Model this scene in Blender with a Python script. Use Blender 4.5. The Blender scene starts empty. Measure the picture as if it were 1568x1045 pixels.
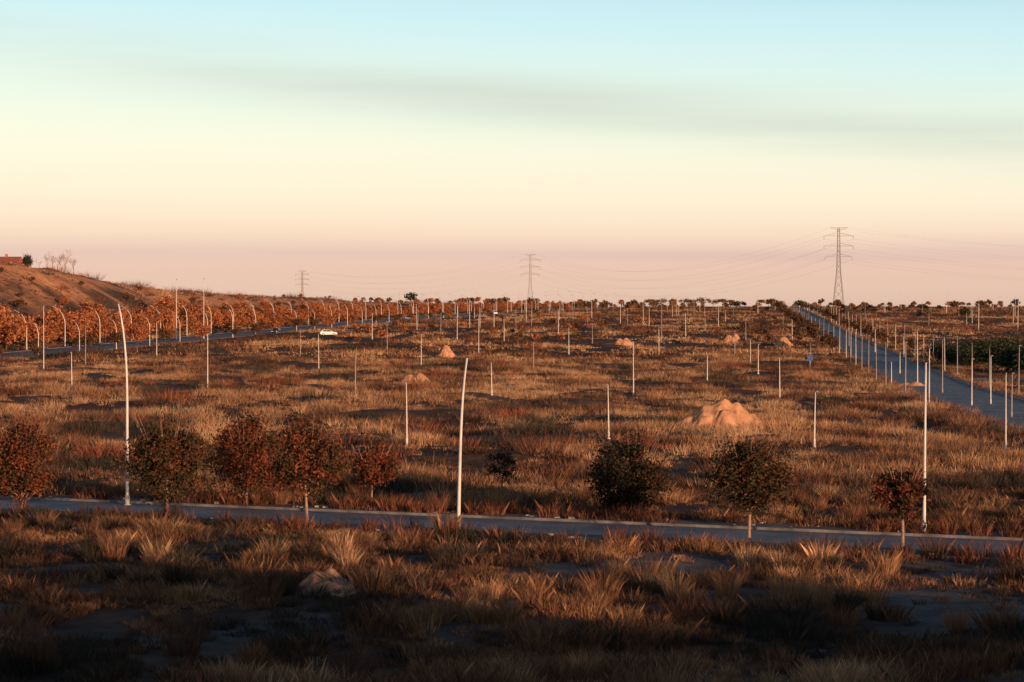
import bpy, math, random
import numpy as np
from mathutils import Vector, Matrix
random.seed(7); rng=np.random.default_rng(7)
F=3600.0; H=10.0; PITCH=math.atan(54.5/F)
scn=bpy.context.scene
# ---------------------------------------------------------------- noise
def _h(ix,iy,s):
    n=(ix.astype(np.int64)*374761393+iy.astype(np.int64)*668265263+s*1442695041)&0xffffffff
    n=((n^(n>>13))*1274126177)&0xffffffff
    n=(n^(n>>16))&0xffffffff
    return n/4294967295.0
def vn(x,y,s=0):
    x=np.asarray(x,float); y=np.asarray(y,float)
    ix=np.floor(x); iy=np.floor(y); fx=x-ix; fy=y-iy
    fx=fx*fx*(3-2*fx); fy=fy*fy*(3-2*fy)
    a=_h(ix,iy,s); b=_h(ix+1,iy,s); c=_h(ix,iy+1,s); d=_h(ix+1,iy+1,s)
    return (a*(1-fx)+b*fx)*(1-fy)+(c*(1-fx)+d*fx)*fy
def fbm(x,y,s=0,o=4):
    t=0;a=.5;n=0
    x=np.asarray(x,float); y=np.asarray(y,float)
    for i in range(o):
        t=t+a*vn(x,y,s+i*17); n+=a; a*=.5; x=x*2.03+5.1; y=y*2.03+1.7
    return t/n
def sst(a,b,v):
    t=np.clip((v-a)/(b-a),0,1); return t*t*(3-2*t)
# ---------------------------------------------------------------- roads (plan, metres)
ROAD_NEAR=np.array([(-90,147.3),(-25.5,117.6),(0,105.9),(20.8,96.3),(80,69.)])
ROAD_L=np.array([(-132,180),(-113,310),(-96,440),(-78,584),(-44,861),(-9,1035),(60,1290)])
ROAD_R=np.array([(51,86),(46.5,135),(45.,190),(51.5,285),(67,427),(83,605),(109,861),(131,1080),(150,1290)])
ROAD_S=np.array([(58,318),(90,310),(150,300),(230,290)])
def pdist(x,y,pl):
    x=np.asarray(x,float); y=np.asarray(y,float); best=np.full(x.shape,1e9)
    for i in range(len(pl)-1):
        a=pl[i]; b=pl[i+1]; d=b-a; L=d@d
        t=np.clip(((x-a[0])*d[0]+(y-a[1])*d[1])/L,0,1)
        best=np.minimum(best,np.hypot(x-a[0]-t*d[0],y-a[1]-t*d[1]))
    return best
HW_N=3.1; HW_L=5.5; HW_R=4.4; HW_S=4.5
RR=ROAD_R
def roaddist(x,y):
    return np.minimum.reduce([pdist(x,y,ROAD_NEAR)-HW_N,pdist(x,y,ROAD_L)-HW_L,pdist(x,y,ROAD_R)-HW_R,pdist(x,y,ROAD_S)-HW_S])
CD=np.array([300,500,620,650,700,800,950,1100,1250,1400]); CZ=np.array([17,21.5,20.6,18.6,16.2,14.1,12.4,11.,10.0,8.5])
def base_z(y):
    return np.where(y<1300,np.clip(y-400,0,None)*.01033,9.3-np.clip(y-1300,0,350)*.016)
def tz(x,y):
    x=np.asarray(x,float); y=np.asarray(y,float)
    b=base_z(y)
    xr=np.interp(y,ROAD_L[:,1],ROAD_L[:,0])
    dl=(xr-x)*.99
    hill=sst(13,54,dl)*np.clip(np.interp(y,CD,CZ)-b,0,None)*sst(250,520,y)*(1-sst(1300,1700,y))
    rough=hill*.14*(fbm(x/16.,y/22.,5)-.5)*sst(14,30,dl)
    z=b+hill+rough
    rd=roaddist(x,y)
    und=(fbm(x/9.,y/9.,3,3)-.5)*.8+(fbm(x/40.,y/40.,8,2)-.5)*1.3+(fbm(x/6.,y/11.,23,2)-.5)*1.1*sst(118,150,y)*(1-sst(500,900,y))
    z=z+und*sst(1,9,rd)*sst(45,60,y)*(1-sst(900,1300,y))
    # embankment the photographer stands on and an unseen ridge behind, shaped to shade the foreground
    z=z+8.2*(1-sst(2,42,y))
    ridge=5.75+8.*(fbm(x/13.,y*0+2.,11,3)-.5)+1.3*(1-sst(62,95,x))-3.6*np.exp(-((x-81)/5.5)**2)  # dip added to let sun through onto the earth heap
    z=z+ridge*np.exp(-((y+42)/11.)**2)
    return z
def tz1(x,y): return float(tz(np.array([x]),np.array([y]))[0])
def ground_at(px,py):
    """ground point seen along a surveyed bearing (1568x1045 grid)"""
    cp,sp=math.cos(PITCH),math.sin(PITCH)
    dx=px-784; u=522.5-py
    d=np.array([dx, cp*F+sp*u, -sp*F+cp*u]); d=d/d[1]
    ys=np.concatenate([np.arange(50,500,.25),np.arange(500,1600,1.)])
    zr=H+d[2]*ys; g=tz(d[0]*ys,ys)
    k=np.argmax(zr<=g)
    if zr[k]>g[k]: k=len(ys)-1
    return d[0]*ys[k],ys[k],g[k]
# ---------------------------------------------------------------- materials
def nt_new(name):
    m=bpy.data.materials.new(name); m.use_nodes=True
    nt=m.node_tree; b=nt.nodes['Principled BSDF']; return m,nt,b
def mat(name,col,rough=.7,metal=0,var=.25,scale=3,bump=0,attr=False,spec=.3,trans=0):
    m,nt,b=nt_new(name); N=nt.nodes; L=nt.links
    tc=N.new('ShaderNodeTexCoord'); no=N.new('ShaderNodeTexNoise'); no.inputs['Scale'].default_value=scale; no.inputs['Detail'].default_value=6
    L.new(tc.outputs['Object'],no.inputs['Vector'])
    mr=N.new('ShaderNodeMapRange'); mr.inputs[1].default_value=.3; mr.inputs[2].default_value=.7
    mr.inputs[3].default_value=1-var; mr.inputs[4].default_value=1+var
    L.new(no.outputs['Fac'],mr.inputs[0])
    mx=N.new('ShaderNodeVectorMath'); mx.operation='SCALE'
    if attr:
        at=N.new('ShaderNodeAttribute'); at.attribute_name='Col'; L.new(at.outputs['Color'],mx.inputs[0])
    else: mx.inputs[0].default_value=col[:3]
    L.new(mr.outputs[0],mx.inputs['Scale']); L.new(mx.outputs[0],b.inputs['Base Color'])
    b.inputs['Roughness'].default_value=rough; b.inputs['Metallic'].default_value=metal
    b.inputs['Specular IOR Level'].default_value=spec
    if bump:
        bp=N.new('ShaderNodeBump'); bp.inputs['Strength'].default_value=bump; bp.inputs['Distance'].default_value=.1
        L.new(no.outputs['Fac'],bp.inputs['Height']); L.new(bp.outputs[0],b.inputs['Normal'])
    if trans:
        tr=N.new('ShaderNodeBsdfTranslucent'); L.new(mx.outputs[0],tr.inputs['Color'])
        ms=N.new('ShaderNodeMixShader'); ms.inputs[0].default_value=trans
        out=N['Material Output']; L.new(b.outputs[0],ms.inputs[1]); L.new(tr.outputs[0],ms.inputs[2]); L.new(ms.outputs[0],out.inputs[0])
    return m
M_GRASS=mat('dry_grass',(1,1,1),.9,attr=True,var=.2,scale=.4,spec=.05,trans=.2)
M_LEAF=mat('leaves',(1,1,1),.75,attr=True,var=.25,scale=2,spec=.15,trans=.2)
M_BARK=mat('bark',(.36,.22,.14),.9,var=.35,scale=8,bump=.5)
M_BARKD=mat('bark_dark',(.10,.065,.05),.9,var=.35,scale=8)
M_POLE=mat('painted_steel_pole',(.70,.64,.56),.45,var=.18,scale=2,spec=.4)
M_POLED=mat('weathered_steel_pole',(.36,.31,.28),.5,var=.15,scale=2)
M_HEAD=mat('lamp_head',(.3,.3,.3),.4)
M_STEEL=mat('pylon_steel',(.42,.37,.34),.6,var=.1)
M_WIRE=mat('wire',(.45,.4,.38),.6)
M_KERB=mat('kerb_concrete',(.19,.17,.155),.85,var=.6,scale=1.1,bump=.2)
M_MOUND=mat('excavated_earth',(.55,.28,.145),.95,var=.35,scale=1.4,bump=.8)
M_PAINT=mat('road_paint',(.5,.5,.48),.7,var=.5,scale=2)
M_GLASS=mat('car_glass',(.03,.035,.04),.08,spec=.6,var=.05)
M_TYRE=mat('tyre',(.02,.02,.02),.8)
M_HUB=mat('hub',(.5,.5,.52),.3,metal=.8)
M_WHITE=mat('car_white',(.8,.8,.78),.25,var=.03,spec=.5)
M_DARK=mat('car_dark',(.03,.035,.05),.25,var=.03,spec=.5)
M_SILV=mat('car_silver',(.45,.46,.48),.3,metal=.5,var=.03)
M_RED=mat('tail_light',(.5,.02,.02),.3); M_LAMP=mat('head_light',(.8,.8,.75),.15)
M_BRICK=mat('brick',(.5,.16,.08),.9,var=.25,scale=3); M_TILE=mat('roof_tile',(.42,.14,.07),.85,var=.3,scale=4)
M_BLUE=mat('sign_blue',(.05,.10,.25),.4); M_DOOR=mat('door_wood',(.08,.05,.03),.6)
M_PAVE=mat('pavement_slabs',(.13,.10,.085),.9,var=.45,scale=.9,bump=.3)
def road_mat():
    m,nt,b=nt_new('asphalt'); N=nt.nodes; L=nt.links
    tc=N.new('ShaderNodeTexCoord')
    n1=N.new('ShaderNodeTexNoise'); n1.inputs['Scale'].default_value=.35; n1.inputs['Detail'].default_value=8; n1.inputs['Roughness'].default_value=.65
    n2=N.new('ShaderNodeTexNoise'); n2.inputs['Scale'].default_value=9; n2.inputs['Detail'].default_value=4
    L.new(tc.outputs['Object'],n1.inputs['Vector']); L.new(tc.outputs['Object'],n2.inputs['Vector'])
    r=N.new('ShaderNodeValToRGB'); r.color_ramp.elements[0].position=.38; r.color_ramp.elements[0].color=(.085,.095,.11,1)
    r.color_ramp.elements[1].position=.64; r.color_ramp.elements[1].color=(.21,.205,.205,1)
    L.new(n1.outputs['Fac'],r.inputs[0]); L.new(r.outputs[0],b.inputs['Base Color'])
    b.inputs['Roughness'].default_value=.65; b.inputs['Specular IOR Level'].default_value=.3
    bp=N.new('ShaderNodeBump'); bp.inputs['Strength'].default_value=.4; bp.inputs['Distance'].default_value=.02
    L.new(n2.outputs['Fac'],bp.inputs['Height']); L.new(bp.outputs[0],b.inputs['Normal'])
    return m
M_ROAD=road_mat()
def ground_mat():
    m,nt,b=nt_new('dry_soil_and_stubble'); N=nt.nodes; L=nt.links
    tc=N.new('ShaderNodeTexCoord'); at=N.new('ShaderNodeAttribute'); at.attribute_name='Col'
    n1=N.new('ShaderNodeTexNoise'); n1.inputs['Scale'].default_value=.5; n1.inputs['Detail'].default_value=10; n1.inputs['Roughness'].default_value=.7
    L.new(tc.outputs['Object'],n1.inputs['Vector'])
    mr=N.new('ShaderNodeMapRange'); mr.inputs[1].default_value=.35; mr.inputs[2].default_value=.65; mr.inputs[3].default_value=.55; mr.inputs[4].default_value=1.5
    L.new(n1.outputs['Fac'],mr.inputs[0])
    s=N.new('ShaderNodeVectorMath'); s.operation='SCALE'; L.new(at.outputs['Color'],s.inputs[0]); L.new(mr.outputs[0],s.inputs['Scale'])
    L.new(s.outputs[0],b.inputs['Base Color']); b.inputs['Roughness'].default_value=.95; b.inputs['Specular IOR Level'].default_value=.08
    bp=N.new('ShaderNodeBump'); bp.inputs['Strength'].default_value=.8; bp.inputs['Distance'].default_value=.3
    L.new(n1.outputs['Fac'],bp.inputs['Height']); L.new(bp.outputs[0],b.inputs['Normal'])
    return m
M_GROUND=ground_mat()
# ---------------------------------------------------------------- mesh helpers
def np_mesh(name,V,Fc,mats,col=None,smooth=False,midx=None):
    me=bpy.data.meshes.new(name); n=len(V); m,k=Fc.shape
    me.vertices.add(n); me.vertices.foreach_set('co',np.ascontiguousarray(V,dtype=np.float32).ravel())
    me.loops.add(m*k); me.loops.foreach_set('vertex_index',np.ascontiguousarray(Fc,dtype=np.int32).ravel())
    me.polygons.add(m); me.polygons.foreach_set('loop_start',np.arange(0,m*k,k,dtype=np.int32))
    me.update(calc_edges=True)
    for q in mats: me.materials.append(q)
    if midx is not None: me.polygons.foreach_set('material_index',midx.astype(np.int32))
    if col is not None:
        a=me.color_attributes.new('Col','FLOAT_COLOR','POINT')
        c=np.ones((n,4),np.float32); c[:,:3]=col; a.data.foreach_set('color',c.ravel())
    me.polygons.foreach_set('use_smooth',np.full(m,smooth))
    me.update(); return me
def obj(name,me,loc=(0,0,0),rz=0,sc=1,parent=None):
    o=bpy.data.objects.new(name,me); o.location=loc; o.rotation_euler=(0,0,rz)
    o.scale=(sc,sc,sc) if not hasattr(sc,'__len__') else sc
    scn.collection.objects.link(o)
    if parent: o.parent=parent
    return o
class MB:
    def __init__(s): s.v=[];s.f=[];s.m=[];s.c=[]
    def add(s,vs,fs,m=0,c=(.5,.5,.5)):
        o=len(s.v); s.v+= [tuple(q) for q in vs]; s.f+=[tuple(i+o for i in f) for f in fs]; s.m+=[m]*len(fs); s.c+=[c]*len(vs)
    def box(s,x0,x1,y0,y1,z0,z1,m=0):
        s.add([(x0,y0,z0),(x1,y0,z0),(x1,y1,z0),(x0,y1,z0),(x0,y0,z1),(x1,y0,z1),(x1,y1,z1),(x0,y1,z1)],
              [(0,3,2,1),(4,5,6,7),(0,1,5,4),(1,2,6,5),(2,3,7,6),(3,0,4,7)],m)
    def tube(s,pts,rad,m=0,n=8,cap=True):
        pts=[Vector(p) for p in pts]; vs=[]
        for i,p in enumerate(pts):
            d=(pts[min(i+1,len(pts)-1)]-pts[max(i-1,0)]).normalized()
            a=d.orthogonal() if abs(d.z)<.9 else Vector((1,0,0)); a=(a-d*a.dot(d)).normalized(); b=d.cross(a)
            r=rad[i] if hasattr(rad,'__len__') else rad
            for k in range(n):
                t=2*math.pi*k/n; vs.append(p+a*math.cos(t)*r+b*math.sin(t)*r)
        fs=[]
        for i in range(len(pts)-1):
            for k in range(n):
                fs.append((i*n+k,i*n+(k+1)%n,(i+1)*n+(k+1)%n,(i+1)*n+k))
        if cap: fs.append(tuple(range(n-1,-1,-1))); fs.append(tuple((len(pts)-1)*n+k for k in range(n)))
        s.add(vs,fs,m)
    def prism(s,prof,y0,y1,m=0,inset=None):
        n=len(prof); a=[(x,y0,z) for x,z in prof]; b=[(x,y1,z) for x,z in prof]
        if inset:
            a=[(x,y0+i,z) for (x,z),i in zip(prof,inset)]; b=[(x,y1-i,z) for (x,z),i in zip(prof,inset)]
        fs=[tuple(range(n)),tuple(range(2*n-1,n-1,-1))]+[((i+1)%n,i,n+i,n+(i+1)%n) for i in range(n)]
        s.add(a+b,fs,m)
    def mesh(s,name,mats,smooth=False,col=False):
        me=bpy.data.meshes.new(name); me.from_pydata(s.v,[],s.f)
        for q in mats: me.materials.append(q)
        me.polygons.foreach_set('material_index',s.m)
        me.polygons.foreach_set('use_smooth',[smooth]*len(s.f))
        me.update(); return me
# ---------------------------------------------------------------- ground
ys=np.array(sorted(set(np.round(np.concatenate([np.arange(-160,46,3),np.arange(46,135,.6),np.arange(135,300,1.5),np.arange(300,700,3),np.arange(700,1500,10),np.geomspace(1500,9000,26)]),3))))
xp=np.concatenate([np.arange(0,34,.7),np.arange(34,110,1.8),np.arange(110,300,5),np.geomspace(300,6000,26)])
xs=np.array(sorted(set(np.round(np.concatenate([xp,-xp]),3))))
X,Y=np.meshgrid(xs,ys); Z=tz(X,Y)
V=np.stack([X.ravel(),Y.ravel(),Z.ravel()],1); nx=len(xs); ny=len(ys)
i=np.arange((ny-1)*(nx-1)); r=i//(nx-1); c=i%(nx-1); a=r*nx+c
FC=np.stack([a,a+1,a+nx+1,a+nx],1)
gx,gy=V[:,0],V[:,1]
def bare(x,y):
    n=fbm(x/5.,y/7.,31,3)
    right=sst(2,8,x)*sst(70,78,y)*(1-sst(92,98,y))*.9
    low=sst(.60,.70,fbm(x/6.,y/6.,37,3))*.6*(1-sst(98,112,y))
    trk=np.exp(-((y-86.5-.12*x-1.2*np.sin(x*.3))/1.0)**2)*.8*sst(-3,4,x)
    clear=np.exp(-(((x+6.4)/1.6)**2+((y-82.5)/3.2)**2))
    return np.clip(right*sst(.44,.56,n)+sst(.66,.74,n)*.6+low+trk+clear,0,1)*(1-sst(170,300,y))
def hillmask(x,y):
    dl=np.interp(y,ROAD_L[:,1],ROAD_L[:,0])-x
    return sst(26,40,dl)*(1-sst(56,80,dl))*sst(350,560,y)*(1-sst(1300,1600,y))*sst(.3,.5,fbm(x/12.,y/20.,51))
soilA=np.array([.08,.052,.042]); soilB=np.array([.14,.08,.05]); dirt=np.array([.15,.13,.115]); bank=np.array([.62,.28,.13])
nz=fbm(gx/22.,gy/30.,41)[:,None]
col=soilA*(1-nz)+soilB*nz
bm=bare(gx,gy)[:,None]; col=col*(1-bm)+dirt*bm
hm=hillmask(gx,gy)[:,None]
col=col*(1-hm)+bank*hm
# pale ploughed dirt around the earth heap
cl=(np.exp(-(((gx+6.4)/1.7)**2+((gy-83.)/3.0)**2))*.85)[:,None]; col=col*(1-cl)+np.array([.42,.23,.13])*cl
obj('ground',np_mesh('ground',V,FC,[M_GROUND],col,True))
# ---------------------------------------------------------------- roads
def densify(pl,st):
    out=[]
    for i in range(len(pl)-1):
        n=max(1,int(np.hypot(*(pl[i+1]-pl[i]))/st))
        for k in range(n): out.append(pl[i]+(pl[i+1]-pl[i])*k/n)
    out.append(pl[-1]); return np.array(out)
def smoothpl(pl,st,it=30):
    q=densify(pl,st)
    for _ in range(it): q[1:-1]=(q[:-2]+2*q[1:-1]+q[2:])/4
    return q
def offs(pl,o):
    d=np.gradient(pl,axis=0); d/=np.hypot(d[:,0],d[:,1])[:,None]
    return pl+np.stack([d[:,1],-d[:,0]],1)*o   # + = right of travel
def strip(name,pl,o0,o1,zo,m,parent=None,top=None,n=6):
    A=[offs(pl,o0+(o1-o0)*k/n) for k in range(n+1)]
    vs=[];fs=[]
    for q in A:
        z=tz(q[:,0],q[:,1])+zo
        vs.append(np.column_stack([q,z]))
    P=len(pl); V=np.concatenate(vs)
    for k in range(n):
        for i in range(P-1): fs.append((k*P+i,(k+1)*P+i,(k+1)*P+i+1,k*P+i+1))
    F_=np.array(fs)
    if top:
        base=len(V); a=V[:P].copy(); b=V[n*P:(n+1)*P].copy(); a[:,2]-=top; b[:,2]-=top
        V=np.concatenate([V,a,b]); e=[]
        for i in range(P-1):
            e.append((base+i,i,i+1,base+i+1)); e.append((n*P+i,base+P+i,base+P+i+1,n*P+i+1))
        F_=np.concatenate([F_,np.array(e)])
    return obj(name,np_mesh(name,V,F_,[m]),parent=parent)
def road(name,pl,hw,st,zo=.05,marks=True,pave=2.0,kerb=True):
    P=smoothpl(pl,st,12)
    e=bpy.data.objects.new(name,None); scn.collection.objects.link(e)
    strip('carriageway',P,-hw,hw,zo,M_ROAD,e)
    if kerb:
      for sgn,nm in((-1,'left'),(1,'right')):
        strip('kerb_'+nm,P,sgn*hw,sgn*(hw+.16),zo+.12,M_KERB,e,top=.3,n=1)
        if pave: strip('pavement_'+nm,P,sgn*(hw+.165),sgn*(hw+pave),zo+.11,M_PAVE,e,top=.3,n=2)
    if marks:
        vs=[];fs=[]
        q=smoothpl(pl,1.0,12)
        for i in range(4,len(q)-6,9):
            d=(q[i+1]-q[i]); d/=np.hypot(*d); nrm=np.array([d[1],-d[0]])
            p=[q[i]-nrm*.06,q[i]+nrm*.06,q[i]+d*3.2+nrm*.06,q[i]+d*3.2-nrm*.06]
            o=len(vs)
            for w in p: vs.append((w[0],w[1],tz1(*w)+zo+.012))
            fs.append((o,o+1,o+2,o+3))
        obj('centre_markings',np_mesh('marks',np.array(vs),np.array(fs),[M_PAINT]),parent=e)
road('near_road',ROAD_NEAR,HW_N,.8,.04,marks=False)
road('left_avenue',ROAD_L,HW_L,4,.10)
road('right_avenue',RR,HW_R,3,.07,pave=1.2)
road('side_road',ROAD_S,HW_S,3,.085,pave=0,marks=False,kerb=False)
# ---------------------------------------------------------------- grass
PAL=np.array([(.60,.36,.19),(.46,.235,.115),(.28,.13,.07),(.125,.07,.048),(.07,.062,.045)])
def tufts(name,x,y,rad,hgt,col,nb,bw,lean=.35,seed=1,bend=False):
    R=np.random.default_rng(seed); N=len(x); z=tz(x,y)
    a=R.uniform(0,2*np.pi,(N,nb)); rr=np.sqrt(R.uniform(0,1,(N,nb)))*rad[:,None]*.75
    h=hgt[:,None]*R.uniform(.4,1.0,(N,nb))*(1-.35*(rr/rad[:,None])**2); ln=R.uniform(.1,1.,(N,nb))*lean*h+rr*.3
    a2=a+R.normal(0,.5,(N,nb))
    rx=x[:,None]+rr*np.cos(a); ry=y[:,None]+rr*np.sin(a); rz=np.broadcast_to(z[:,None]-.05,rx.shape)
    tx=rx+ln*np.cos(a2); ty=ry+ln*np.sin(a2); tzz=rz+h
    w=R.uniform(0,np.pi,(N,nb)); b=bw*R.uniform(.6,1.3,(N,nb)); wx=np.cos(w)*b/2; wy=np.sin(w)*b/2
    c=col[:,None,:]*R.uniform(.65,1.3,(N,nb,1))
    n=N*nb
    if not bend:
        V=np.stack([np.stack([rx-wx,ry-wy,rz],-1),np.stack([rx+wx,ry+wy,rz],-1),np.stack([tx,ty,tzz],-1)],2).reshape(-1,3)
        C=np.repeat(c.reshape(-1,3),3,0); FC=np.arange(n*3).reshape(n,3)
    else:
        mx=rx+(tx-rx)*.35; my=ry+(ty-ry)*.35; mz=rz+h*.6
        V=np.stack([np.stack([rx-wx,ry-wy,rz],-1),np.stack([rx+wx,ry+wy,rz],-1),np.stack([mx+wx*.8,my+wy*.8,mz],-1),np.stack([tx,ty,tzz],-1),np.stack([mx-wx*.8,my-wy*.8,mz],-1)],2).reshape(-1,3)
        C=np.repeat(c.reshape(-1,3),5,0); FC=np.arange(n*5).reshape(n,5)
    return obj(name,np_mesh(name,V,FC,[M_GRASS],C))
def scatter(n,d0,d1,pw,seed,margin=1.25):
    R=np.random.default_rng(seed); u=R.uniform(0,1,n)
    d=(d0**pw+(d1**pw-d0**pw)*u)**(1/pw)
    x=R.uniform(-1,1,n)*(784/F*margin*d+2); return x,d,R
def colour(x,y,R,sx=14.,dark=0.,sy=1.3):
    n=fbm(x/sx,y/(sx*sy),61,4)+R.normal(0,.08,len(x))+dark
    t=np.clip((n-.28)/.44,0,1)*3.999
    i=np.floor(t).astype(int); f=(t-i)[:,None]; j=np.minimum(i+1,4)
    c=PAL[i]*(1-f)+PAL[j]*f
    return c*R.uniform(.8,1.2,(len(x),1))
# near
x,y,R=scatter(26000,48,135,1.3,11)
rd=roaddist(x,y); bn=bare(x,y); dens=fbm(x/2.2,y/2.8,71,3)
k=(rd>1.0+R.uniform(0,1.6,len(x)))&(R.uniform(0,1,len(x))>bn*.9)&(dens>.35)
x,y,dens=x[k],y[k],dens[k]; big=sst(.50,.66,dens)
hg=.15+.28*R.uniform(0,1,len(x))**1.3+.66*big*R.uniform(.4,1,len(x))
tufts('foreground_grass',x,y,.32+.35*big,hg,colour(x,y,R,6.,.09)*.9,46,.020,.6,12,True)
x,y,R=scatter(560,52,124,1.2,21)
k=(roaddist(x,y)>1.6)&(fbm(x/6,y/6,77,2)>.45)&(bare(x,y)<.7); x,y=x[k],y[k]
tufts('feather_grass',x,y,.3+R.uniform(0,.4,len(x)),R.uniform(.6,1.4,len(x)),colour(x,y,R,9.,.03)*.9,260,.014,.6,22,True)
# mid
x,y,R=scatter(84000,118,430,1.1,13,1.15)
rd=roaddist(x,y); bn=bare(x,y); dens=fbm(x/3.2,y/4.8,81,4)
k=(rd>1.6)&(R.uniform(0,1,len(x))>bn*.8)&(dens+R.normal(0,.025,len(x))>.445)
x,y,dens=x[k],y[k],dens[k]; big=sst(.50,.62,dens)
hg=(.18+.2*R.uniform(0,1,len(x))+.9*big*R.uniform(.3,1,len(x)))
band_shade=.15*(1-sst(122,152,y))-.045  # shade behind the near trees, painted into the grass colour
tufts('field_grass',x,y,.44+.5*big,hg,colour(x,y,R,8.,band_shade,1.6),19,.058,.55,14)
# far
x,y,R=scatter(64000,400,1330,.8,15,1.1)
rd=roaddist(x,y); dens=fbm(x/7.,y/20.,91,4)
k=(rd>2.5)&(dens+R.normal(0,.04,len(x))>.44)&(R.uniform(0,1,len(x))>hillmask(x,y)*.75); x,y,dens=x[k],y[k],dens[k]; big=sst(.48,.64,dens)
hg=.3+.3*R.uniform(0,1,len(x))+.9*big*R.uniform(.4,1,len(x))
tufts('distant_scrub_grass',x,y,1.1+.8*big,hg,colour(x,y,R,17.,-.03,2.4),9,.28,.5,16)
# dark shrubs mid-field
x,y,R=scatter(1900,128,1150,.6,17,1.1); k=(roaddist(x,y)>4)&(fbm(x/20,y/40,99,3)>.45); x,y=x[k],y[k]
s=R.uniform(.4,1.6,len(x))*(1+y/550)
pal=np.array([(.10,.05,.033),(.06,.055,.035),(.13,.06,.04),(.30,.10,.05)])[R.integers(0,4,len(x))]
tufts('dry_shrubs',x,y,s*1.1,s*.8,pal*R.uniform(.6,1.5,(len(x),1)),120,.07,.6,18)
# verge weeds along the near road
P=densify(ROAD_NEAR,.2); R=np.random.default_rng(5); P=P[(abs(P[:,0])<34)]
q=np.concatenate([offs(P,-(HW_N+2.4))+R.normal(0,.8,P.shape),offs(P,HW_N+2.2)+R.normal(0,.7,P.shape),offs(P,-(HW_N+.8))+R.normal(0,.3,P.shape)])
k=(fbm(q[:,0]/1.6,q[:,1]/1.6,7,2)>.45)&(roaddist(q[:,0],q[:,1])>.25); q=q[k]
tufts('verge_weeds',q[:,0],q[:,1],.3+R.uniform(0,.3,len(q)),R.uniform(.25,1.25,len(q)),np.array([.21,.085,.048])*R.uniform(.4,1.5,(len(q),1)),50,.022,.55,19,True)
P=densify(RR,.8); P=P[(P[:,1]>150)&(P[:,1]<800)]
q=np.concatenate([offs(P,-(HW_R+1.3))+R.normal(0,.5,P.shape),offs(P,HW_R+1.5)+R.normal(0,.6,P.shape),offs(P,-(HW_R+.6))+R.normal(0,.3,P.shape)])
k=(fbm(q[:,0]/4,q[:,1]/6,17,3)>.45); q=q[k]
tufts('avenue_weeds',q[:,0],q[:,1],.5+R.uniform(0,.4,len(q)),R.uniform(.3,1.1,len(q)),np.array([.30,.15,.08])*R.uniform(.4,1.4,(len(q),1)),26,.06,.55,29)
mb=MB(); R2=random.Random(3)
for _ in range(120):
    t=R2.uniform(-30,28); off=R2.choice([-1,1,-1])*(HW_N+R2.uniform(.3,2.2)); y0=105.9-.46*t
    p=np.array([t,y0])+np.array([.42,.91])*(-off)
    s=R2.uniform(.04,.14); z=tz1(*p)+.12
    vs=[Vector((R2.uniform(.5,1)*sx*s*1.3,R2.uniform(.5,1)*sy*s,R2.uniform(.4,1)*sz*s*.7))+Vector((p[0],p[1],z+s*.3)) for sz in(-1,1) for sx,sy in((-1,-1),(1,-1),(1,1),(-1,1))]
    mb.add(vs,[(0,3,2,1),(4,5,6,7),(0,1,5,4),(1,2,6,5),(2,3,7,6),(3,0,4,7)])
obj('rubble',mb.mesh('rubble',[mat('rubble_stone',(.34,.28,.24),.9)]))
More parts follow.
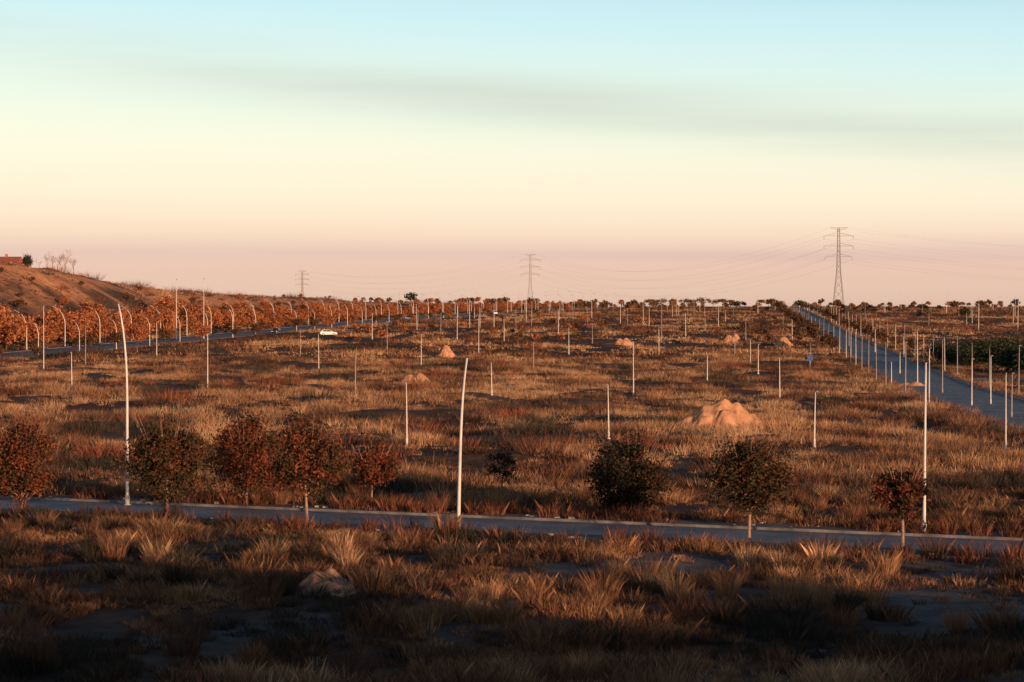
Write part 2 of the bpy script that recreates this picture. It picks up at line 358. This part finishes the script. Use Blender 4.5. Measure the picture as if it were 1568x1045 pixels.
# ---------------------------------------------------------------- trees
def branches(mb,p,d,L,r,lv,R,m,n=4,split=3,spread=.6):
    e=p+d*L; mid=p+d*L*.5+Vector((R.gauss(0,.05),R.gauss(0,.05),0))*L
    mb.tube([p,mid,e],[r,r*.8,r*.6],m,n,False)
    if lv==0: return
    for i in range(split):
        nd=(d+Vector((R.gauss(0,spread),R.gauss(0,spread),R.uniform(-.1,.45)))).normalized()
        branches(mb,p.lerp(e,R.uniform(.55,1)),nd,L*R.uniform(.6,.85),r*.58,lv-1,R,m,n,split,spread)
def leafy(name,h,cw,ch,nl,ls,pal,seed,trunk=M_BARK,clusters=70,tr=.09,flat=1.0,csz=.27,bot=.12,twigs=0):
    R=random.Random(seed); g=np.random.default_rng(seed)
    mb=MB(); cz=h-ch/2; tb=h-ch
    top=Vector((R.gauss(0,.06),R.gauss(0,.06),tb+ch*.25))
    mb.tube([(0,0,-.2),(0,0,.15),(R.gauss(0,.03),R.gauss(0,.03),tb*.5),top],[tr*1.5,tr,tr*.85,tr*.65],0,8,False)
    for i in range(7):
        a=i*2.4+R.uniform(0,.6); d=Vector((math.cos(a)*.8,math.sin(a)*.8,R.uniform(.5,1.3))).normalized()
        branches(mb,Vector((0,0,tb*R.uniform(.9,1.1))).lerp(top,R.uniform(0,1)),d,ch*.2,tr*.4,2,R,0,4,2,.45)
    for i in range(twigs):
        a=R.uniform(0,6.28); d=Vector((math.cos(a)*.5,math.sin(a)*.5,1)).normalized()
        q=Vector((math.cos(a)*cw*.5,math.sin(a)*cw*.5,cz+ch*.2)); mb.tube([q,q+d*ch*R.uniform(.3,.4)],[.012,.006],0,3,False)
    nv=len(mb.v)
    u=g.normal(size=(clusters,3)); u/=np.linalg.norm(u,axis=1)[:,None]
    rad=g.uniform(.1,1,clusters)**.42*.84
    lump=.78+.46*vn(u[:,0]*2+9,u[:,2]*2+u[:,1]*3,seed)
    cc=u*(rad*lump)[:,None]*np.array([cw,cw,ch/2*flat])
    up=np.clip(cc[:,2]/(ch/2),-1,1); cc[:,0:2]*=(1.04-.22*np.clip(up,0,1)-bot*np.clip(-up,0,1))[:,None]
    cc[:,2]+=cz
    per=nl//clusters; cs=cw*csz
    L=(cc[:,None,:]+g.normal(0,1,(clusters,per,3))*np.array([cs,cs,cs*.8])*g.uniform(.5,1.25,(clusters,1,1))*.62).reshape(-1,3)
    n=len(L)
    a=g.normal(size=(n,3)); a/=np.linalg.norm(a,axis=1)[:,None]; b=np.cross(a,g.normal(size=(n,3))); b/=np.linalg.norm(b,axis=1)[:,None]
    s=(ls*g.uniform(.6,1.3,n))[:,None]
    Q=np.stack([L-a*s,L+b*s*.5,L+a*s,L-b*s*.5],1).reshape(-1,3)
    pal=np.array(pal); ci=g.integers(0,len(pal),clusters); base=np.repeat(pal[ci],per,0)
    alt=pal[g.integers(0,len(pal),n)]; mixf=g.uniform(0,.7,(n,1)); c=(base*(1-mixf)+alt*mixf)*g.uniform(.6,1.4,(n,1))
    tv=np.array(mb.v); F4=mb.f
    V=np.concatenate([tv,Q]); FC=np.concatenate([np.array(F4),np.arange(n*4).reshape(n,4)+nv])
    C=np.concatenate([np.full((nv,3),.2),np.repeat(c,4,0)])
    mi=np.concatenate([np.zeros(len(F4)),np.ones(n)])
    return np_mesh(name,V,FC,[trunk,M_LEAF],C,False,mi)
GR=[(.06,.052,.024),(.045,.042,.02),(.085,.055,.025),(.20,.07,.03),(.13,.055,.028)]
G2=GR+[(.28,.075,.032),(.19,.055,.028)]
RD=[(.28,.065,.03),(.18,.05,.024),(.07,.05,.022),(.13,.05,.024)]
DK=[(.045,.038,.02),(.08,.036,.02),(.035,.03,.018)]
near=[(33,790,630,100,136,G2,.12),(255,802,632,128,124,GR,.25),(376,777,634,108,126,RD,.1),
(470,810,637,120,122,G2,-.05),(570,778,680,78,60,RD,.4),(965,790,660,104,128,DK,.0),
(1147,825,662,124,118,GR,.15),(1382,840,709,84,80,RD[:2]+DK,.3)]
for i,(px,yb,yt,w,ch,pal,bt) in enumerate(near):
    gx_,gy_,gz_=ground_at(px,yb); s=gy_/F
    me=leafy('street_tree_mesh',(yb-yt)*s,w*s/2*1.17,ch*s*1.08,10000 if w>84 else 3900,.088,pal,110+i,tr=.075 if w>80 else .05,clusters=95 if w>84 else 46,bot=bt,twigs=14,csz=.25)
    obj('street_tree',me,(gx_,gy_,gz_),i*1.3)
def bare_tree(seed,h,m=M_BARKD,lv=4,split=3,r=.06,spread=.5):
    R=random.Random(seed); mb=MB(); branches(mb,Vector((0,0,-.1)),Vector((0,0,1)),h*.42,r,lv,R,0,3,split,spread)
    return mb.mesh('bare_tree_mesh',[m])
gx_,gy_,gz_=ground_at(768,772); s=gy_/F
me=leafy('sapling_mesh',92*s,30*s,64*s,1300,.07,DK,150,M_BARKD,clusters=40,tr=.04,twigs=10); obj('sapling_tree',me,(gx_,gy_,gz_))
BT=[bare_tree(200+i,3.2,M_BARKD,4,3,.035) for i in range(3)]
for i,(px,yb,ht) in enumerate([(1553,690,62),(1421,640,55),(1212,600,52),(1197,588,35),(1330,585,40),(60,640,45),(300,640,45),(1085,640,50),(905,575,30),(1180,800,70),(1560,750,60),(440,600,35),(40,600,50),(520,560,35),(1180,560,30)]):
    g=ground_at(px,yb); obj('bare_sapling',BT[i%3],g,i*1.1,ht*g[1]/F/3.6)
OR=[(.50,.18,.07),(.38,.125,.05),(.56,.22,.085),(.23,.08,.038)]
AV=[leafy('autumn_tree_mesh',6.6,3.2+.3*i,5.0,1700,.30,OR,300+i,M_BARKD,clusters=36,tr=.14) for i in range(4)]
OL=[leafy('dull_autumn_tree_mesh',5.,2.+.3*i,3.4,900,.28,[(.24,.10,.05),(.15,.07,.035),(.08,.06,.03)],340+i,M_BARKD,clusters=34,tr=.12) for i in range(3)]
R=random.Random(9)
P=densify(ROAD_L,1.)
dist=np.concatenate([[0],np.cumsum(np.hypot(*np.diff(P,axis=0).T))])
def along(t,o):
    i=min(int(np.searchsorted(dist,t)),len(P)-2); d=P[i+1]-P[i]; d/=np.hypot(*d)
    p=P[i]+np.array([d[1],-d[0]])*o; return float(p[0]),float(p[1]),math.atan2(d[1],d[0])
cnt=0
for off,st,jit,pr in((-9.5,9.5,.8,.93),(-19,9.5,2.5,.9),(-29,10,4,.75),(9.,17,1.,.55),(-40,13,6,.6)):
    t=185.
    while t<1080:
        t+=st*R.uniform(.8,1.2)*(1+max(0,t-600)/900)
        if R.random()>pr: continue
        x_,y_,_=along(t,off+R.gauss(0,jit))
        if abs(x_)/y_>.235: continue
        sc=R.uniform(.75,1.2)*(.7 if off>0 else 1)*(.60 if off<-25 else 1)*(1-max(0,y_-650)/1400)
        if off<-35: sc*=.62
        if off<0 and y_<520: sc*=1.15
        obj('autumn_tree',R.choice(AV if -25<off<0 else AV[:2]+OL),(x_,y_,tz1(x_,y_)),R.uniform(0,6),(sc,sc,sc*R.uniform(.82,1.0))); cnt+=1
PR=densify(RR,1.)
for sgn in(-1,1):
    for i in range(330,len(PR)-2,12):
        d=PR[i+1]-PR[i]; d/=np.hypot(*d); q=PR[i]+np.array([d[1],-d[0]])*sgn*(7.+R.gauss(0,.6))
        if q[1]<440 or R.random()<.25: continue
        sc=R.uniform(.5,.95); obj('avenue_tree',R.choice(OL),(q[0],q[1],tz1(*q)),R.uniform(0,6),sc)
def merged(name,items,mats):
    Vs=[];Fs=[];Cs=[];Ms=[];o=0
    for me,x_,y_,rz,sc,zs in items:
        n=len(me.vertices); v=np.empty(n*3,np.float32); me.vertices.foreach_get('co',v); v=v.reshape(-1,3).astype(float)
        c,s=math.cos(rz),math.sin(rz); w=np.stack([(v[:,0]*c-v[:,1]*s)*sc+x_,(v[:,0]*s+v[:,1]*c)*sc+y_,v[:,2]*sc*zs+tz1(x_,y_)],1)
        f=np.empty(len(me.loops),np.int32); me.loops.foreach_get('vertex_index',f); f=f.reshape(-1,4)
        cc=np.empty(n*4,np.float32); me.color_attributes['Col'].data.foreach_get('color',cc); mi=np.empty(len(me.polygons),np.int32); me.polygons.foreach_get('material_index',mi)
        Vs.append(w);Fs.append(f+o);Cs.append(cc.reshape(-1,4)[:,:3]);Ms.append(mi);o+=n
    return obj(name,np_mesh(name,np.concatenate(Vs),np.concatenate(Fs),mats,np.concatenate(Cs),False,np.concatenate(Ms)))
FT=[leafy('far_tree',4.8,2.1+.3*i,3.3,300,.5,p,400+i,M_BARKD,clusters=20,tr=.16) for i,p in enumerate([OR,[(.20,.09,.045),(.13,.07,.04)],[(.26,.13,.065),(.16,.09,.05)],[(.045,.045,.025),(.06,.05,.03)]])]
PI=[leafy('far_pine',4.6,3.0+.5*i,1.5,300,.45,[(.32,.15,.075),(.22,.12,.06),(.13,.085,.05)],450+i,M_BARKD,clusters=22,tr=.16) for i in range(2)]
it=[]
for k in range(190):
    px=R.uniform(540,1568) if k<130 else R.uniform(700,1010); y_=R.uniform(1120,1300)
    me=R.choice([FT[0],FT[1],FT[2],FT[1],FT[3]] if px>1200 else [FT[0],FT[0],FT[1],FT[2],FT[2]] )
    it.append((me,(px-784)/F*y_,y_,R.uniform(0,6),R.uniform(.4,.95),1))
for px in (1012,1030,1048,1062,1078,1092,1106,1118,1166,1182,995): it.append((R.choice(PI),(px-784)/F*1240,1240,R.uniform(0,6),R.uniform(.85,1.1),1))
for px,h_ in((628,1.3),(772,1.05),(1222,1.0),(1232,.8),(1128,.9)): it.append((FT[3],(px-784)/F*1180,1180,0,h_,1))
merged('distant_tree_row',it,[M_BARKD,M_LEAF])
it=[]
for k in range(170):
    px=R.uniform(540,1230); y_=R.uniform(520,1120); x_=(px-784)/F*y_
    if roaddist(np.array([x_]),np.array([y_]))[0]<4: continue
    it.append((R.choice(FT[:3]),x_,y_,R.uniform(0,6),R.uniform(.28,.62),1))
for k in range(50):
    px=R.uniform(1290,1568); y_=R.uniform(900,1250); x_=(px-784)/F*y_
    it.append((R.choice(FT[1:]),x_,y_,R.uniform(0,6),R.uniform(.35,.65),1))
merged('scattered_scrub_trees',it,[M_BARKD,M_LEAF])
SH=[leafy('evergreen_shrub_mesh',3.6,3.2,3.4,2600,.22,[(.03,.04,.02),(.045,.055,.022),(.06,.06,.03)],500+i,M_BARKD,clusters=60,tr=.1) for i in range(2)]
for i,(px,yb,sc) in enumerate([(1462,560,.9),(1500,562,1.1),(1535,566,1.1),(1568,572,1.15),(1600,575,1.1),(1482,552,.9),(1548,552,1.),(1440,548,.7),(1516,554,1.)]):
    g=ground_at(px,yb); obj('evergreen_shrub',SH[i%2],g,i,(sc*1.25,sc*1.25,sc*1.12))
# hilltop house and trees
yH=652.; zt=tz1(-141,yH)
house=bpy.data.objects.new('brick_house',None); house.location=(-143.5,yH,zt+.1); scn.collection.objects.link(house)
mb=MB(); mb.box(-7,7,-4,4,-1.5,3.2); obj('walls',mb.mesh('walls',[M_BRICK]),parent=house)
mb=MB(); mb.prism([(-4.6,3.2),(4.6,3.2),(0,5.0)],-7.5,7.5); o=obj('roof',mb.mesh('roof',[M_TILE]),parent=house,rz=math.pi/2)
mb=MB()
for xx in(-5,-1.2,4.6): mb.box(xx-.6,xx+.6,-4.03,-3.95,1.1,2.3)
obj('windows',mb.mesh('win',[M_GLASS]),parent=house)
mb=MB(); mb.box(1.2,2.2,-4.04,-3.95,0.3,2.3); obj('door',mb.mesh('door',[M_DOOR]),parent=house)
mb=MB(); mb.box(3,3.7,-.35,.35,4,5.7); obj('chimney',mb.mesh('ch',[M_BRICK]),parent=house)
BB=[bare_tree(220+i,6.0,M_BARK,5,3,.11,.5) for i in range(2)]
for i,(px,sc) in enumerate([(72,.75),(88,.85),(101,.95),(113,.9),(60,.45),(95,.7),(80,.6)]):
    x_=(px-784)/F*645; obj('bare_tree',BB[i%2],(x_,645,tz1(x_,645)),i,sc*.95)
x_=(42-784)/F*630; obj('evergreen_tree',SH[0],(x_,630,tz1(x_,630)),0,(.45,.45,1.05))
# ---------------------------------------------------------------- lamps
def lamp_mesh(h,r=.09,curve=0.,lean=0.,head=True,dark=False):
    mb=MB(); n=14; pts=[];rad=[]
    dr=.03 if abs(curve)<1 else .07
    for i in range(n+1):
        t=i/n; pts.append((lean*t**1.4+curve*max(0,(t-.5)/.5)**2.3, 0, h*(t if not curve else t-dr*max(0,(t-.55)/.45)**3))); rad.append(r*(1-.55*t))
    mb.tube(pts,rad,0,8)
    mb.tube([(0,0,-.1),(0,0,.05),(0,0,.06),(0,0,.5),(0,0,.55)],[r*2.2,r*2.2,r*1.35,r*1.3,r*1.02],0,8)
    p=Vector(pts[-1]); sg=1 if curve+lean>=0 else -1
    if head:
        L=.5 if abs(curve)>.5 else .25
        mb.tube([p-Vector((sg*.05,0,0)),p+Vector((sg*L*.3,0,.03)),p+Vector((sg*L,0,-.02))],[r*.5,r*.8,r*.5],1,8)
    return mb.mesh('street_lamp_mesh',[M_POLED if dark else M_POLE,M_HEAD],True)
NL=[(702,818,540,.14,.24,.088),(195,775,456,-.42,.0,.09),(1415,821,556,.0,.06,.082)]
for px,yb,yt,cu,le,r_ in NL:
    g=ground_at(px,yb); obj('street_lamp',lamp_mesh((yb-yt)*g[1]/F,r_,cu,le,False),g)
ML=[(110,595,540),(318,597,512),(544,608,543),(488,567,512),(623,683,587),(593,541,493),(733,543,487),(645,560,513),(675,512,480),(753,605,556),
(772,526,494),(817,566,524),(932,672,590),(970,606,524),(907,526,496),(871,543,502),(855,513,475),(1013,525,457),(1009,546,504),(1083,585,545),(1125,545,508),
(1149,556,520),(1161,573,528),(1142,521,488),(1194,613,549),(1247,685,600),(1241,563,526),(1213,521,490),(1405,592,508),(1443,603,520),(1488,622,550),
(1517,620,545),(1549,640,572),(1540,692,572),(1378,573,540),(1417,600,556),(1384,549,515),(1340,540,505),(131,560,500),(240,546,494),(67,566,468),(460,545,505),
(570,520,480),(700,520,470),(790,505,470),(1050,515,480),(1100,505,470),(1300,530,490),(1365,590,555),(735,505,472),(640,500,470),(950,500,466),(985,497,466)]
for i,(px,yb,yt) in enumerate(ML):
    g=ground_at(px,yb); r_=.055+g[1]*.00006; obj('street_lamp',lamp_mesh((yb-yt)*g[1]/F,r_,0,R.gauss(0,.06),True,dark=(i%3==2)),g,R.uniform(0,6))
LM=[lamp_mesh(9.6,.12,-2.5,0,True),lamp_mesh(9.2,.11,1.5,0,True),lamp_mesh(8.4,.11,-1.7,0,True)]
t=150.
while t<1080:
    t+=25
    x_,y_,a=along(t,-7.6)
    if abs(x_)/y_<.23: obj('street_lamp',LM[0],(x_,y_,tz1(x_,y_)),R.gauss(0,.1),R.uniform(.9,1))
    x_,y_,a=along(t+12,7.6)
    if abs(x_)/y_<.23: obj('street_lamp',LM[2],(x_,y_,tz1(x_,y_)),0,R.uniform(.8,1))
for px,yt,d in((270,428,560),(312,427,575)):
    x_=(px-784)/F*d; z_=tz1(x_,d); h_=10+(468-yt)*d/F-z_; obj('street_lamp',lamp_mesh(h_,.12,0,.05,True),(x_,d,z_))
L5=[lamp_mesh(5.4,.07,0,.05,True),lamp_mesh(5.4,.07,0,-.05,True,True)]
for sgn in(-1,1):
    for i in range(150,len(PR)-2,24):
        d=PR[i+1]-PR[i]; d/=np.hypot(*d); q=PR[i]+np.array([d[1],-d[0]])*sgn*6.2
        if q[0]/q[1]>.23: continue
        obj('street_lamp',R.choice(L5),(q[0],q[1],tz1(*q)),R.uniform(0,6),R.uniform(.85,1.1))
L7=[lamp_mesh(5.,.09,0,.05,True),lamp_mesh(6.5,.09,0,.05,True,True),lamp_mesh(8.,.10,0,.2,True),lamp_mesh(5.,.09,0,.05,True,True)]
for k in range(85):
    y_=R.uniform(640,1200); px=R.uniform(590,1568); x_=(px-784)/F*y_
    if roaddist(np.array([x_]),np.array([y_]))[0]<2: continue
    obj('street_lamp',R.choice(L7),(x_,y_,tz1(x_,y_)),R.uniform(0,6),R.uniform(.75,1.1))
# ---------------------------------------------------------------- pylons
def pylon(Ht,k=1.):
    mb=MB(); T=.15*k
    def hw(z):
        f=z/Ht
        return (3.6*(1-f/.5)+1.15*(f/.5)) if f<.5 else 1.15*(1-(f-.5)/.5)+.6*((f-.5)/.5)
    zs=[0,.14,.26,.36,.44,.51,.57,.63,.69,.75,.81,.87,.93,1.]; zs=[z*Ht for z in zs]
    cs=[(-1,-1),(1,-1),(1,1),(-1,1)]
    for i in range(len(zs)-1):
        a,b=hw(zs[i]),hw(zs[i+1])
        for j in range(4):
            c=cs[j]; e=cs[(j+1)%4]
            A=(c[0]*a,c[1]*a,zs[i]);B=(c[0]*b,c[1]*b,zs[i+1]);C=(e[0]*a,e[1]*a,zs[i]);D=(e[0]*b,e[1]*b,zs[i+1])
            mb.tube([A,B],T,0,4,False); mb.tube([A,D],T*.5,0,3,False); mb.tube([C,B],T*.5,0,3,False); mb.tube([B,D],T*.5,0,3,False)
    ends=[]
    for zo,w in((0,5.8),(5.4,9.6),(12,9.6),(19,8.8)):
        z=Ht-zo*Ht/55; w*=Ht/55; b=hw(z)
        for s in(-1,1):
            tip=(s*w,0,z); ends.append(tip)
            for yy in(-1,1):
                mb.tube([(s*b,yy*b,z),tip],T*.75,0,3,False); mb.tube([(s*b,yy*b,z+(1.8 if zo else -1.5)),tip],T*.65,0,3,False)
            for q in(.3,.6): mb.tube([(s*(b+(w-b)*q),0,z),(s*(b+(w-b)*q),0,z+(1.8 if zo else -1.5)*(1-q))],T*.5,0,3,False)
            if zo: mb.tube([tip,(tip[0],0,z-2.)],.16,0,4,True)
    return mb.mesh('pylon_mesh',[M_STEEL]),ends
PY=[]
for px,yt,d,k in((1284,349,1500,1.),(812,390,2300,1.45),(463,415,2800,1.7),(2300,340,1430,1.)):
    x_=(px-784)/F*d; z_=tz1(x_,d); Ht=10+(468-yt)*d/F-z_
    me,ends=pylon(Ht,k); obj('electricity_pylon',me,(x_,d,z_)); PY.append([Vector((x_+e[0],d+e[1],z_+e[2]-(2 if i>1 else 0))) for i,e in enumerate(ends)])
mb=MB()
for A,B,sag in((PY[0],PY[1],22),(PY[1],PY[2],14),(PY[0],PY[3],16)):
    for a,b in zip(A,B):
        pts=[]
        for i in range(33):
            t=i/32; p=a.lerp(b,t); p.z-=4*sag*t*(1-t); pts.append(p)
        mb.tube(pts,.028,0,3,False)
obj('power_lines',mb.mesh('wires',[M_WIRE]))
# ---------------------------------------------------------------- mounds
def mound(name,px,yb,wpx,hpx,seed,blobs,gul=.25,asp=.8):
    g=ground_at(px,yb); s=g[1]/F; w=wpx*s/2; h=hpx*s; n=120
    u=np.linspace(-1.25,1.25,n); U,Vv=np.meshgrid(u,u)
    wu=U+.16*(fbm(U*2.5+seed,Vv*2.5,seed,3)-.5); wv=Vv+.16*(fbm(U*2.5,Vv*2.5+7,seed+2,3)-.5)
    z=np.full(U.shape,-.12)
    for bx,by,bh,bw in blobs:
        dx=wu-bx; dy=wv-by; r=np.hypot(dx,dy)/bw; th=np.arctan2(dy,dx)
        gl=(fbm(np.cos(th)*3.4+seed,np.sin(th)*3.4+bx*9,seed+9,3)-.5)
        r=r*(1+gul*2*gl*np.clip(r*1.6,0,1))
        hh=bh*(1-r); hh=np.where(r<.3,bh*.7+bh*.3*(.09-r*r)/.18,hh)
        z=np.maximum(z,hh)
    for _ in range(3): z[1:-1,1:-1]=(z[:-2,1:-1]+z[2:,1:-1]+z[1:-1,:-2]+z[1:-1,2:]+2*z[1:-1,1:-1])/6
    z=z*h*1.25+h*.09*(fbm(U*12,Vv*12,seed,4)-.5)
    wx=U*w; wy=Vv*w*asp
    zt=tz(g[0]+wx,g[1]+wy)-g[2]
    z=np.where(z<=-.02*h,-.25,z)+zt
    V=np.stack([wx.ravel(),wy.ravel(),z.ravel()],1); i=np.arange((n-1)**2); a=(i//(n-1))*n+i%(n-1)
    return obj(name,np_mesh(name,V,np.stack([a,a+1,a+n+1,a+n],1),[M_MOUND],None,True),(g[0],g[1],g[2]))
BIG=[(.02,.05,1.,.62),(-.30,.0,.84,.52),(.33,.05,.9,.54),(-.66,-.15,.48,.40),(.68,0,.52,.42),(.1,-.35,.6,.45),(-.45,-.35,.45,.4)]
SM=[(0,0,1.,.85),(.35,.1,.6,.6),(-.4,-.1,.45,.5)]
LO=[(-.3,0,.8,.7),(.3,.1,1.,.7),(0,-.2,.6,.7)]
EH=[(.1,0,.45,.95),(-.3,.25,.8,.5),(.5,-.35,.3,.6),(0,.35,.9,.45)]
mound('dirt_mound',1104,650,138,37,3,BIG,.5)
mound('dirt_mound',683,548,36,18,5,SM,.15); mound('dirt_mound',636,587,56,15,8,LO,.2)
mound('dirt_mound',1200,530,34,13,6,SM,.15); mound('dirt_mound',1122,525,34,13,9,LO,.15); mound('dirt_mound',955,529,34,11,12,LO,.15); mound('dirt_mound',1395,592,50,7,15,LO,.2)
mound('earth_heap',505,900,132,27,21,EH,.35,asp=1.4)
# ---------------------------------------------------------------- cars
def car(px,py,heading,body,name='car'):
    g=ground_at(px,py); e=bpy.data.objects.new(name,None); e.location=(g[0],g[1],g[2]+.12); e.rotation_euler=(0,0,heading); scn.collection.objects.link(e)
    mb=MB()
    mb.prism([(-2.15,.35),(-2.2,.75),(-2.05,.95),(-1.2,1.0),(1.0,.98),(1.9,.82),(2.15,.62),(2.15,.32),(1.7,.25),(-1.8,.25)],-.86,.86,0,[.06,.02,.06,.08,.08,.1,.1,.05,.02,.02])
    mb.prism([(-1.95,.96),(-1.45,1.42),(-.9,1.47),(.25,1.45),(1.05,.97)],-.78,.78,0,[.03,.17,.18,.18,.03])
    obj('body',mb.mesh('body',[body]),parent=e)
    mb=MB()
    for s in(-1,1):
        for prof in([(-1.55,1.02),(-1.3,1.36),(-.62,1.39),(-.62,1.02)],[(-.54,1.02),(-.54,1.39),(.2,1.38),(.8,1.02)]):
            vs=[(x,s*(.79-(z-.96)*.30),z) for x,z in prof]; mb.add(vs,[(0,1,2,3)] if s>0 else [(3,2,1,0)])
    mb.add([(1.04,-.68,1.0),(1.04,.68,1.0),(.32,.58,1.42),(.32,-.58,1.42)],[(0,1,2,3)]); mb.add([(-1.95,-.66,1.0),(-1.95,.66,1.0),(-1.50,.58,1.40),(-1.50,-.58,1.40)],[(3,2,1,0)])
    obj('windows',mb.mesh('win',[M_GLASS]),parent=e)
    mb=MB()
    for x_ in(-1.35,1.32):
        for s in(-1,1):
            mb.tube([(x_,s*.68,.3),(x_,s*.89,.3)],.31,0,16); mb.tube([(x_,s*.86,.3),(x_,s*.90,.3)],.17,1,10)
    obj('wheels',mb.mesh('wh',[M_TYRE,M_HUB]),parent=e)
    mb=MB()
    for s in(-1,1): mb.box(2.06,2.17,s*.6-.18,s*.6+.18,.58,.72,0); mb.box(-2.22,-2.1,s*.62-.16,s*.62+.16,.7,.88,1)
    obj('lights',mb.mesh('li',[M_LAMP,M_RED]),parent=e)
car(503,515,math.radians(10),M_WHITE); car(423,512,math.radians(-98),M_DARK); car(625,490,math.radians(-95),M_SILV); car(757,482,math.radians(-75),M_WHITE)
car(1262,515,math.radians(83),M_DARK); car(1274,518,math.radians(-97),M_SILV)
g=ground_at(1240,568); mb=MB(); mb.tube([(0,0,0),(0,0,2.4)],.06,0,8); mb.box(-.4,.4,-.1,-.06,1.5,2.4,1)
obj('traffic_sign',mb.mesh('sign',[M_POLED,M_BLUE]),g)
# ---------------------------------------------------------------- light, sky, camera
EL=math.radians(5.5); AZ=math.radians(35)
sd=Vector((math.sin(AZ)*math.cos(EL),-math.cos(AZ)*math.cos(EL),math.sin(EL)))
sun=bpy.data.lights.new('sun','SUN'); sun.energy=5; sun.angle=math.radians(.6); sun.color=(1,.61,.38)
so=bpy.data.objects.new('sun',sun); so.rotation_euler=sd.to_track_quat('Z','Y').to_euler(); so.location=(60,-80,40); scn.collection.objects.link(so)
w=bpy.data.worlds.new('World'); scn.world=w; w.use_nodes=True; nt=w.node_tree; N=nt.nodes; L=nt.links
for q in list(N): N.remove(q)
out=N.new('ShaderNodeOutputWorld')
sky=N.new('ShaderNodeTexSky'); sky.sky_type='NISHITA'; sky.sun_disc=False; sky.sun_elevation=EL; sky.sun_rotation=math.pi-AZ
b1=N.new('ShaderNodeBackground'); b1.inputs[1].default_value=.04; L.new(sky.outputs[0],b1.inputs[0])
tc=N.new('ShaderNodeTexCoord'); sp=N.new('ShaderNodeSeparateXYZ'); L.new(tc.outputs['Generated'],sp.inputs[0])
def math_(op,a,b=None,c=None):
    n=N.new('ShaderNodeMath'); n.operation=op
    for i,v in enumerate((a,b,c)):
        if v is None: continue
        if hasattr(v,'links'): L.new(v,n.inputs[i])
        else: n.inputs[i].default_value=v
    return n.outputs[0]
mp=N.new('ShaderNodeMapping'); mp.inputs['Scale'].default_value=(3,3,45); mp.inputs['Rotation'].default_value=(0,0.05,0); L.new(tc.outputs['Generated'],mp.inputs[0])
ns=N.new('ShaderNodeTexNoise'); ns.inputs['Scale'].default_value=1.; ns.inputs['Detail'].default_value=5; L.new(mp.outputs[0],ns.inputs['Vector'])
zz=math_('ADD',math_('ADD',sp.outputs['Z'],math_('MULTIPLY',sp.outputs['X'],.035)),math_('MULTIPLY',math_('SUBTRACT',ns.outputs['Fac'],.5),.006))
# keep the tilt out of the horizon haze
zh=math_('ADD',sp.outputs['Z'],math_('MULTIPLY',math_('SUBTRACT',ns.outputs['Fac'],.5),.006))
tm=N.new('ShaderNodeMapRange'); tm.inputs[1].default_value=.02; tm.inputs[2].default_value=.07; L.new(sp.outputs['Z'],tm.inputs[0])
zz=math_('ADD',zh,math_('MULTIPLY',math_('SUBTRACT',zz,zh),tm.outputs[0]))
rt=math_('POWER',math_('MAXIMUM',zz,0.0),.5)
rp=N.new('ShaderNodeValToRGB'); L.new(rt,rp.inputs[0]); cr=rp.color_ramp; cr.interpolation='LINEAR'
def lin(c): return tuple(((v/255)/12.92 if v/255<=.04045 else ((v/255+.055)/1.055)**2.4) for v in c)+(1,)
st=[(0,(216,182,168)),(.008,(224,190,174)),(.017,(224,188,178)),(.0225,(219,188,182)),(.032,(238,212,192)),(.045,(244,228,208)),(.066,(237,236,218)),(.090,(220,235,226)),(.122,(192,226,235)),(.17,(150,192,214)),(.3,(62,92,132)),(.6,(28,46,80)),(1.,(18,34,66))]
while len(cr.elements)<len(st): cr.elements.new(.5)
for e,(z,c) in zip(cr.elements,st): e.position=math.sqrt(z); e.color=lin(c)
def band(k,c0,wd,amt,a0,a1,prev,colr,nsrc):
    bc=math_('ADD',sp.outputs['Z'],math_('MULTIPLY',sp.outputs['X'],k)); bd=math_('DIVIDE',math_('SUBTRACT',bc,c0),wd)
    ga=math_('POWER',2.718,math_('MULTIPLY',math_('MULTIPLY',bd,bd),-1.))
    mr=N.new('ShaderNodeMapRange'); mr.inputs[1].default_value=a0; mr.inputs[2].default_value=a1; L.new(nsrc,mr.inputs[0])
    fac=math_('MULTIPLY',math_('MULTIPLY',ga,mr.outputs[0]),amt)
    mx=N.new('ShaderNodeMixRGB'); L.new(fac,mx.inputs[0]); L.new(prev,mx.inputs[1]); mx.inputs[2].default_value=lin(colr); return mx.outputs[0]
o1=band(.088,.087,.012,.62,.18,.6,rp.outputs[0],(184,190,186),ns.outputs['Fac'])
o1=band(.0,.0205,.0022,.4,.42,.6,o1,(198,168,166),ns.outputs['Fac'])
b2=N.new('ShaderNodeBackground'); b2.inputs[1].default_value=.97; L.new(o1,b2.inputs[0])
ad=N.new('ShaderNodeAddShader'); L.new(b1.outputs[0],ad.inputs[0]); L.new(b2.outputs[0],ad.inputs[1]); L.new(ad.outputs[0],out.inputs[0])
cam=bpy.data.cameras.new('camera'); cam.sensor_width=36; cam.lens=36*F/1568; cam.clip_end=30000; cam.clip_start=.5
co=bpy.data.objects.new('camera',cam); co.location=(0,0,H); co.rotation_euler=(math.pi/2-PITCH,0,0); scn.collection.objects.link(co); scn.camera=co
scn.view_settings.view_transform='Standard'; scn.view_settings.look='None'; scn.view_settings.exposure=0
print('eye ground',tz1(0,0),'trees',cnt)
